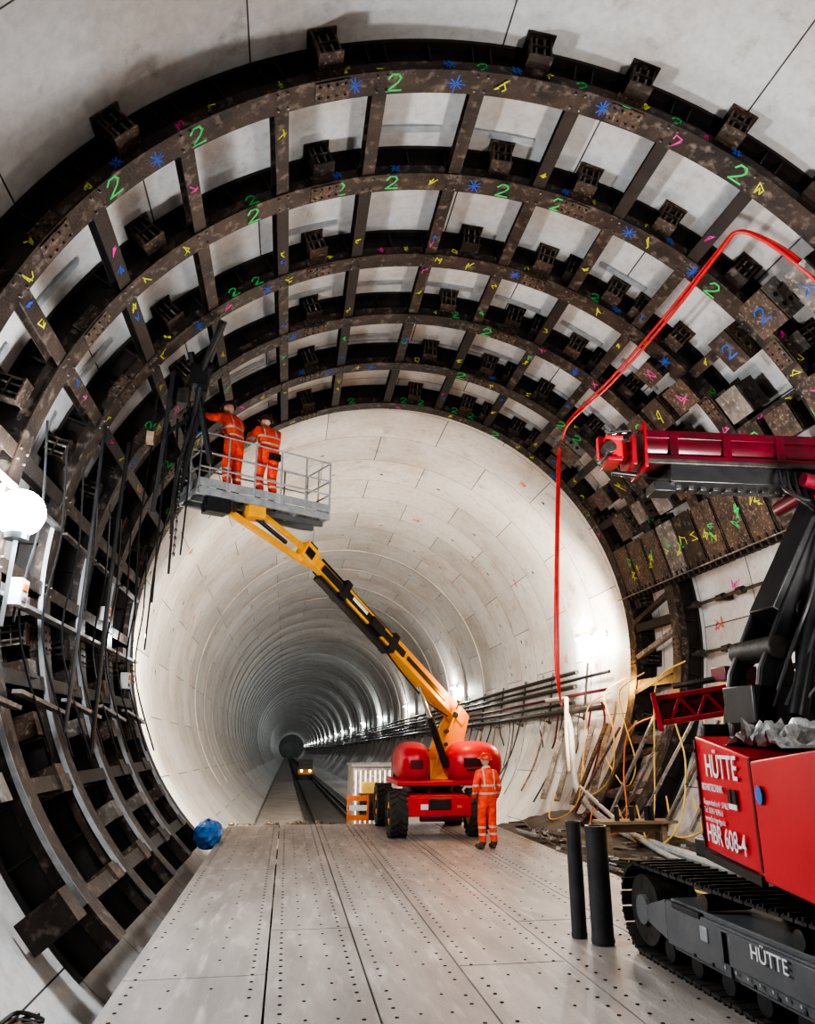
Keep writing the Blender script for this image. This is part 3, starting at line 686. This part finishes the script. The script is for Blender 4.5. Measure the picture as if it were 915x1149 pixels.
def text(name,body,origin,xd,size,m,parent,bold=.0,up=None):
    cu=bpy.data.curves.new(name,'FONT'); cu.body=body; cu.size=size; cu.extrude=.002; cu.offset=bold; cu.materials.append(M[m])
    ob=bpy.data.objects.new(name,cu); link(ob,parent); xd=Vector(xd).normalized(); u=Z if up is None else Vector(up).normalized(); nn=xd.cross(u)
    mt=Matrix((xd,u,nn)).transposed().to_4x4(); mt.translation=Vector(origin)-parent.location; ob.matrix_local=mt
    return ob
xd=(a1-a0).normalized()
text('lettering_maker','HÜTTE',a0+xd*.28-nin*.018+Z*1.82,xd,.24,'white',rg,.003)
text('lettering_sub','BOHRTECHNIK',a0+xd*.14-nin*.018+Z*1.71,xd,.075,'white',rg,.001)
text('lettering_lines','Ruppershofen 4 · 57462\nTel. 02761 9396-0\nwww.boring-rigs.de',a0+xd*.14-nin*.018+Z*1.60,xd,.062,'white',rg,.0)
text('lettering_model','HBR 608-4',a0+xd*.14-nin*.018+Z*1.32,xd,.20,'white',rg,.001)
text('lettering_track','HÜTTE',(3.655,6.05,.47),(0,-1,0),.15,'white',rg,.001)
b=B()
for s in (0,.11): b.obox(a0+xd*(.80+s)-nin*.018+Z*1.70,xd*.035,nin*.004,Z*.05,'black')
b.obox(a0+xd*.86-nin*.018+Z*1.63,xd*.09,nin*.004,Z*.018,'white')
b.cyl(a1+xd*.12-nin*.025+Z*1.75,a1+xd*.12-nin*.03+Z*1.75,.06,'blue',20)
b.make('drill_logo',rg)
b=B(); vs=[];fs=[];nx=26;ny=18
for j in range(ny+1):
    for i in range(nx+1):
        p=a1+nin*(.05+.9*j/ny)-xd*.75*(1-i/nx)+xd*.4*i/nx
        vs.append(p+Z*(2.05+.22*random.random()*math.sin(math.pi*i/nx)))
for j in range(ny):
    for i in range(nx): a=j*(nx+1)+i; fs.append((a,a+1,a+nx+2,a+nx+1))
b.add(vs,fs,'plastic'); b.make('plastic_sheeting',rg,smooth=False)
b=B()
for y in (6.55,7.05):
    b.prism([(4.05,y,2.25),(4.30,y,2.25),(4.42,y,2.75),(4.75,y,3.35),(5.20,y,4.10),(5.75,y,4.95),(6.1,y,5.0),(6.0,y,4.6),(5.45,y,3.75),(5.10,y,3.2),(5.15,y,2.7),(5.4,y,2.2),(4.95,y,2.15),(4.80,y,2.55),(4.85,y,2.95),(4.6,y,2.75),(4.5,y,2.15),(4.05,y,2.1)],(0,.07,0),'black')
b.cyl((4.62,6.5,2.95),(4.62,7.2,2.95),.12,'greyd'); b.cyl((5.0,6.5,3.3),(5.0,7.2,3.3),.14,'black'); b.cyl((5.7,6.5,4.7),(5.7,7.2,4.7),.12,'black')
b.box((4.9,6.8,2.35),(1.2,.5,.5),'black'); b.beam((4.75,6.8,3.3),(5.7,6.8,4.8),.4,.2,'black')
b.make('boom_arm',rg,bevel=.015)
b=B(); b.cyl((4.55,6.3,2.3),(5.05,6.35,3.55),.085,'black'); b.cyl((5.05,6.35,3.55),(5.5,6.5,4.5),.045,'chrome')
b.cyl((5.3,6.2,2.3),(5.5,6.3,3.7),.09,'black'); b.cyl((5.5,6.3,3.7),(5.62,6.4,4.6),.05,'chrome'); b.box((5.25,6.35,3.35),(.3,.3,.25),'redd')
b.box((5.35,6.3,4.35),(.35,.2,.25),'redm'); b.cyl((5.0,6.3,4.6),(5.5,6.3,4.5),.07,'redd'); b.make('boom_cylinders',rg)
u0=Vector((3.80,7.38,5.22)); u1=Vector((6.9,7.0,5.12)); ud=(u1-u0).normalized(); us=ud.cross(Z).normalized(); uu=us.cross(ud)
b=B(); uc=(u0+u1)/2; ul=(u1-u0).length
b.cyl(u0+uu*.06,u1+uu*.06,.20,'redd',24)
b.obox(uc+uu*.16,ud*ul/2,us*.22,uu*.05,'redd'); b.obox(uc-uu*.12,ud*ul/2,us*.24,uu*.03,'redd')
b.obox(uc-uu*.28+ud*.15,ud*(ul/2-.15),us*.2,uu*.11,'black')
for s in (-.23,.23): b.obox(uc-uu*.17+us*s,ud*ul/2,us*.02,uu*.03,'greyd')
i=0
while i*.14<ul-.4: b.obox(u0+ud*(.3+i*.14)-uu*.40,ud*.04,us*.05,uu*.03,'black'); i+=1
for i in range(5): b.obox(u0+ud*(.35+i*.6)+uu*.02+us*.21,ud*.05,us*.02,uu*.16,'redd')
b.make('upper_mast',rg,bevel=.012)
b=B()
c=u0+ud*.02; b.obox(c+uu*.02,ud*.02,us*.26,uu*.27,'redm')
b.obox(u0-ud*.10-uu*.04,ud*.03,us*.22,uu*.17,'redm'); b.obox(u0-ud*.20,ud*.12,us*.10,uu*.10,'red'); b.cyl(u0-ud*.36-us*.2,u0-ud*.36+us*.2,.075,'greyd')
b.obox(u0-ud*.30+uu*.12,ud*.10,us*.18,uu*.025,'red'); b.obox(u0-ud*.30-uu*.13,ud*.08,us*.18,uu*.025,'redm'); b.obox(u0-ud*.42+uu*.05,ud*.03,us*.05,uu*.13,'red')
b.cyl(u0-ud*.05+uu*.27,u0-ud*.34+uu*.22,.025,'chrome'); b.cyl(u0-ud*.02-uu*.26,u0-ud*.3-uu*.24,.03,'black'); b.obox(u0+ud*.25-uu*.42,ud*.12,us*.14,uu*.06,'black'); b.cyl(u0+ud*1.75-uu*.50-us*.3,u0+ud*1.75-uu*.50+us*.3,.09,'redd',16)
for q in (-.16,.16):
    for r in (-.18,.2): b.cyl(c+us*q+uu*r-ud*.03,c+us*q+uu*r-ud*.06,.025,'greyd',6)
b.make('mast_clamp_head',rg,bevel=.01)
l0=Vector((4.36,8.5,2.42)); l1=Vector((6.9,7.0,2.85)); ld=(l1-l0).normalized(); ls=ld.cross(Z).normalized(); lu=ls.cross(ld); ll=(l1-l0).length
b=B()
for h in (-.13,.15): b.beam(l0+lu*h,l1+lu*h,.16,.06,'redm')
b.beam(l0,l1,.05,.26,'redd')
i=0
while i*.3<ll-.2:
    p=l0+ld*(i*.3+.1); b.beam(p-lu*.12,p+ld*.15+lu*.12,.14,.04,'redm'); b.beam(p+ld*.15+lu*.12,p+ld*.3-lu*.12,.14,.04,'redm'); i+=1
b.obox(l0-ld*.03,ld*.03,ls*.14,lu*.22,'redm'); b.box(l0+ld*.9+lu*.28,(.4,.3,.16),'redd'); b.cyl(l0+ld*.2+lu*.26,l1+lu*.26,.035,'greyd')
b.make('lower_mast',rg,bevel=.008)
b=B()
random.seed(3)
for i in range(5):
    y=6.4+random.uniform(-.15,.3); o=random.uniform(-.1,.3)
    b.tube([(4.5+o*.3,y,2.4),(4.75+o,y-.1,2.9),(5.0+o,y-.2,3.5+o*.4),(5.35+o,y-.1,4.2),(5.8,y,4.9+o)],.020,'black',6)
for i in range(5):
    o=i*.09
    b.tube([(5.2+o,6.9,4.9),(5.1+o,6.7,4.62-o*.5),(5.3+o,6.5,4.45-o),(5.7+o,6.4,4.7)],.018,'black',6)
b.make('hydraulic_hoses',rg)
# ---------------------------------------------------------------- casing tubes
for (x,y,r,h) in ((3.32,8.85,.085,1.2),(3.47,8.55,.12,1.18)):
    b=B(); n=24
    b.cyl((x,y,0),(x,y,h),r,'blackt',n,caps=False); b.cyl((x,y,.02),(x,y,h-.003),r*.86,'black',n,caps=False)
    vs=[]
    for rr in (r,r*.86):
        for i in range(n): t=2*math.pi*i/n; vs.append((x+rr*math.cos(t),y+rr*math.sin(t),h))
    b.add(vs,[(i,(i+1)%n,n+(i+1)%n,n+i) for i in range(n)],'grey')
    for zz in (.02,h-.06): b.cyl((x,y,zz),(x,y,zz+.03),r*1.05,'blackt',n,caps=False)
    b.make('steel_casing_pipe')
# ---------------------------------------------------------------- hoses and pipes
b=B()
for o in (0,.11):
    b.tube([(8.6,23.4,3.35+o),(7.9,21.4,3.1+o),(7.0,19.0,3.0+o),(6.25,17.0,3.1),(6.05+o*.6,16.6,3.9),(6.2+o*.5,16.6,6.2),(6.44+o*.4,16.62,8.9),(6.42,16.2,9.22),(6.29,15.3,9.36-o*.6),(6.34,13.05,9.30-o),(6.33,10.8,9.32-o),(6.28,8.9,9.36-o*.4),(6.30,8.45,9.34),(6.55,8.28,9.12+o*.3),(6.95,8.2,8.72+o),(7.30,8.1,8.20+o),(7.55,8.0,7.7+o),(7.75,7.9,7.1+o)],.030,'hoser',8)
b.make('red_hydraulic_hose')
b=B(); random.seed(11)
for i in range(8):
    y=12.6+i*1.0; f0=random.uniform(96,108); f1=random.uniform(122,136)
    b.tube([P(6.22,f0,y),P(6.02,f0+4,y+.9),P(5.98,(f0+f1)/2,y+random.uniform(-.3,.6)),P(6.08,f1-3,y-.9),P(6.15,f1+2,y+random.uniform(-.8,.8)),P(6.12,f1-5,y+1.2)],.018,'hosey' if i!=4 else 'orange',6)
for i in range(6): b.tube([(5.6+random.uniform(-.1,.6),9.8+i*1.6+random.uniform(-.5,.5)+j*.5,.05+.05*random.random()) for j in range(6)],.018,random.choice(['hosey','black','hoseg']),6)
b.make('yellow_air_hoses')
b=B()
b.tube([(8.69,23.15,3.0),(8.6,22.6,2.4),(8.23,21.6,1.6),(7.6,19.7,.78),(7.2,17.2,.36),(7.0,15,.22),(6.9,13.0,.2),(6.8,10.5,.2)],.085,'hoseg',10)
b.tube([(7.4,19,.95),(7.1,16.5,.5),(6.75,14.2,.25),(6.5,12,.15),(6.4,10,.15)],.05,'hoseg',10)
b.make('grey_ducting_hose')
b=B(); b.tube([(8.9,25.5,3.40),(8.75,23.4,3.36),(8.62,22.9,3.2),(8.5,22.7,2.3),(8.0,21.3,1.2)],.07,'pipe',12); b.make('pale_water_pipe')
b=B(); random.seed(5)
for i in range(8):
    y=13.0+i*.9; b.beam(P(6.15,106+random.uniform(-2,5),y),P(6.1,131,y+random.uniform(-.5,.5)),.12,.05,random.choice(['worn','rust','steel','rust']))
for y in (20.2,21.4,22.6,23.8): b.beam(P(6.6,108,y),P(6.5,129,y-1.2),.16,.04,random.choice(['worn','rust']))
b.make('leaning_timbers')
tb=empty('timber_trestle',(6.6,14.3,0)); b=B()
b.box((6.6,14.3,.62),(1.5,.5,.05),'wood'); b.box((6.6,14.3,.5),(1.3,.06,.14),'wood')
for x in (5.98,7.1):
    for y in (14.08,14.52): b.beam((x,y,.0),(x,y*.6+14.3*.4,.6),.09,.06,'wood')
for x in (6.2,6.5,6.8,6.9): b.cyl((x,14.2,.645),(x,14.2,.9),.045,random.choice(['black','blue','redd']),10)
b.make('trestle_parts',tb)
b=B()
for i in range(46):
    x=random.uniform(5.5,7.1);y=random.uniform(9.0,18); b.beam((x,y,.0+max(0,x-6)*.22),(x+random.uniform(-.5,.5),y+random.uniform(-.8,.8),.05+max(0,x-6)*.22),.09,.05,random.choice(['wood','steel','worn','hoseg']))
b.make('timber_offcuts')
b=B()
for p,q,r in (((-2.95,12.5,1.9),(-2.93,12.44,7.0),.035),((-2.2,13.3,4.9),(-2.36,13.6,8.0),.022),((-2.0,13.1,5.2),(-2.1,13.2,8.2),.016),((-2.45,13.4,4.4),(-2.5,13.5,7.9),.018),((-2.75,13.6,4.1),(-2.8,13.7,7.6),.014),((-3.2,17.2,4.0),(-2.6,16.2,7.9),.02),((-1.45,11.83,9.1),(-1.9,12.6,7.7),.05),((-1.9,12.6,7.7),(-2.2,13.2,5.6),.035),((-3.05,11.3,2.2),(-3.1,11.5,6.9),.03)):
    b.tube([p,tuple((Vector(p)*.5+Vector(q)*.5)+Vector((random.uniform(-.15,.1),0,random.uniform(-.1,.1)))),q],r,'black',8)
for i in range(9):
    y=9.9+i*.95; b.tube([P(6.2,-74,y),P(6.0,-86,y+.4),P(6.05,-100,y+.1),P(6.1,-116,y+.6)],.018,'black',6)
b.make('hanging_cables')
ho=empty('chain_hoist',(-1.9,12.4,8.2)); b=B()
b.box((-1.85,12.4,8.3),(.28,.35,.4),'black'); b.box((-2.1,12.5,7.95),(.2,.2,.28),'greyd'); b.cyl((-1.7,12.3,8.6),(-1.45,11.9,9.2),.07,'greyd')
b.box((-2.55,12.3,7.05),(.12,.14,.20),'wood'); b.cyl((-2.55,12.3,7.15),(-2.5,12.3,7.9),.015,'black'); b.beam((-1.7,12.4,8.5),(-2.15,13.2,6.4),.12,.08,'black'); b.beam((-2.0,12.2,8.7),(-1.6,13.0,6.9),.08,.08,'black')
b.beam((-2.3,12.4,8.4),(-2.5,12.9,5.9),.07,.07,'black'); b.beam((-1.75,12.6,7.8),(-2.4,12.7,7.3),.06,.06,'black')
b.make('hoist_body',ho); b=B()
for i in range(40): b.ell((-2.02,12.5,7.8-i*.07),(.025 if i%2 else .012,.012 if i%2 else .025,.045),'black',6,4)
b.make('hoist_chain',ho)
for (x,y,z,s) in ((-3.42,9.8,3.86,.34),(-3.32,16.15,3.25,.32),(-3.4,14.2,4.3,.26)):
    b=B(); b.box((x,y,z),(.16,s*.8,s),'white'); b.box((x+.085,y,z+s*.2),(.02,s*.5,s*.3),'orange'); b.box((x+.085,y,z-s*.25),(.03,s*.4,s*.2),'grey'); b.cyl((x,y,z-s*.5),(x,y,z-s*.5-.2),.02,'black'); b.make('electrical_junction_box',bevel=.01)
b=B(); b.ell((-1.58,17.7,.16),(.27,.45,.26),'blue',18,10,fn=lambda v:v*(1+.25*random.random())); b.make('blue_tarpaulin_bag',smooth=False)
b=B(); random.seed(31)
c=Vector((-2.2,7.7,-.25))
for i in range(5): b.tube([c+Vector((random.uniform(-.15,.25),random.uniform(-.3,.3),random.uniform(0,.08))) for _ in range(6)],.018,random.choice(['orange','black','rust']),6)
b.make('tangled_cable_pile')
cb=empty('site_container',(2.75,25,-1)); b=B(); b.box((2.75,25.2,.15),(1.35,2.2,2.3),'worn')
for i in range(9): b.box((2.15+i*.15,24.08,.15),(.06,.03,2.1),'white')
b.box((2.75,25.2,1.33),(1.45,2.3,.08),'grey'); b.make('container_body',cb,bevel=.02)
b=B(); 
for x in (1.75,2.3): b.box((x,21.9,.15),(.05,.05,1.0),'orange')
for z in (.05,.3,.55): b.box((2.02,21.9,z),(.6,.03,.14),'orange' if z!=.3 else 'white')
b.box((1.75,21.9,-.4),(.3,.5,.1),'black'); b.box((2.3,21.9,-.4),(.3,.5,.1),'black'); b.make('orange_barrier')
b=B(); b.box((2.6,22.4,.3),(1.0,.5,.7),'rust'); b.box((2.4,22.3,.8),(.5,.4,.3),'hosey'); b.box((3.0,22.2,.45),(.4,.3,.9),'white'); b.make('stacked_materials',bevel=.02)
# ---------------------------------------------------------------- spray paint marks
def ribbon(b,pts,c,t,n,off,w,k):
    pts=[c+t*x+n*y for x,y in pts]
    for i in range(len(pts)-1):
        d_=(pts[i+1]-pts[i]); 
        if d_.length<1e-5: continue
        d_.normalize(); s_=d_.cross(off).normalized()*w
        b.add([pts[i]-s_-d_*w,pts[i]+s_-d_*w,pts[i+1]+s_+d_*w,pts[i+1]-s_+d_*w],[(0,1,2,3)],k)
TWO=[(-.08,.045),(-.04,.09),(.04,.09),(.075,.045),(.04,.0),(-.08,-.085),(.09,-.085)]
def star(b,c,t,n,off,s,k):
    for a in (0,45,90,135): 
        a+=random.uniform(-12,12); s2=s*random.uniform(.7,1.2)
        q=(math.cos(a*D2R)*s2*1.3,math.sin(a*D2R)*s2); ribbon(b,[(-q[0],-q[1]),q],c,t,n,off,.009,k)
def scrib(b,c,t,n,off,s,k,m=6):
    ribbon(b,[(random.uniform(-s,s),random.uniform(-s,s)) for _ in range(m)],c,t,n,off,.009,k)
b=B(); random.seed(21)
for k,y in enumerate(RINGS):
    for i,f in enumerate(angs):
        if f<-75 or f>FH-8: continue
        for df in (0,STEP*.33,STEP*.66):
            if random.random()<.55: continue
            ff=f+df; t_,n_=TN(ff); c=P(6.348,ff,y-.153-(.03 if df else 0)); off=Vector((0,-1,0)); r_=random.random()
            if r_<.25: ribbon(b,TWO,c,t_*.9,n_*.8,off,.012,'pg')
            elif r_<.45: star(b,c,t_,n_,off,.06,'pb')
            elif r_<.85: scrib(b,c,t_,n_,off,.065,'py')
            else: scrib(b,c,t_,n_,off,.06,'pm')
        for df in (random.uniform(.05,.3)*STEP,random.uniform(.4,.9)*STEP):   # marks on the inner flange
            if random.random()<.3: continue
            ff=f+df; t_,n_=TN(ff); c=P(6.2375,ff,y+random.uniform(-.03,.03)); Yv=Vector((0,-1,0)); r_=random.random()
            if abs(((ff-BASE-STEP/2)/STEP+.5)%3-.5)<.3: c=P(6.217,ff,y)
            if r_<.28: ribbon(b,TWO,c,t_*1.1,Yv*1.5,-n_,.015,'pg')
            elif r_<.6: star(b,c,t_,Yv*1.5,-n_,.085,'pb')
            elif r_<.88: scrib(b,c,t_,Yv*1.4,-n_,.085,'py')
            else: scrib(b,c,t_,Yv*1.4,-n_,.08,'pm')
for k in range(5):
    for f in angs:
        if f<-70 or f>FH-8: continue
        for q in range(2):
            if random.random()<.35: continue
            t_,n_=TN(f); c=P(6.255,f,RINGS[k]+random.uniform(.3,1.6)); scrib(b,c,t_*.8,Vector((0,1.3,0)),-n_,.075,random.choice(['py','py','py','pb','pm','pg']))
t_,n_=TN(FH); t_=-t_; n_=-n_
for y in (8.6,9.6,10.7,11.8,12.7,13.3,13.9,14.5,15.1,16.0,17.0):
    c=P(6.082,FH,y)
    for q in range(3): scrib(b,c+Vector((0,random.uniform(-.25,.25),0))+t_*random.uniform(-.2,.2),Vector((0,-1,0)),t_,n_,.12,random.choice(['py','py','pg']))
for r,f,y,s in PLATES:
    if random.random()<.35: continue
    tt,nn=TN(f); tt=-tt; nn=-nn
    if random.random()<.35: ribbon(b,TWO,P(r-.002,f,y),Vector((0,-1.3,0)),tt*1.3,nn,.014,random.choice(['pg','pb']))
    else: scrib(b,P(r-.002,f,y),Vector((0,-1,0)),tt,nn,s*.6,random.choice(['py','pb','py','pm','pg']))
for y,f in ((14.2,84),(15.1,90),(22,92),(24.5,88),(27,60),(30,-70),(24,-60),(26,-30),(29,20),(21,40),(23,-45),(33,50),(36,-50)):
    tt,nn=TN(f)
    for q in range(2): scrib(b,P(6.78,f,y),Vector((0,-1,0)),-tt,-nn,.17,random.choice(['pm','pm','orange']))
b.make('spray_markings',fr,smooth=False)
# ---------------------------------------------------------------- world, camera
w_=bpy.data.worlds.new('World'); bpy.context.scene.world=w_; w_.use_nodes=True
w_.node_tree.nodes['Background'].inputs[0].default_value=(.5,.55,.62,1); w_.node_tree.nodes['Background'].inputs[1].default_value=.03
cam=bpy.data.cameras.new('camera'); cam.sensor_width=36; cam.lens=26.0; cam.sensor_fit='AUTO'; cam.clip_end=800
co=bpy.data.objects.new('camera',cam); link(co)
f_=Vector((.1472,.944,.2943)).normalized(); r_=Vector((.988,-.154,0)).normalized(); u_=r_.cross(f_).normalized(); r_=f_.cross(u_)
mt=Matrix((r_,u_,-f_)).transposed().to_4x4(); mt.translation=Vector((0,0,2.1)); co.matrix_world=mt
bpy.context.scene.camera=co
try: bpy.context.scene.view_settings.look='AgX - High Contrast'
except Exception: pass
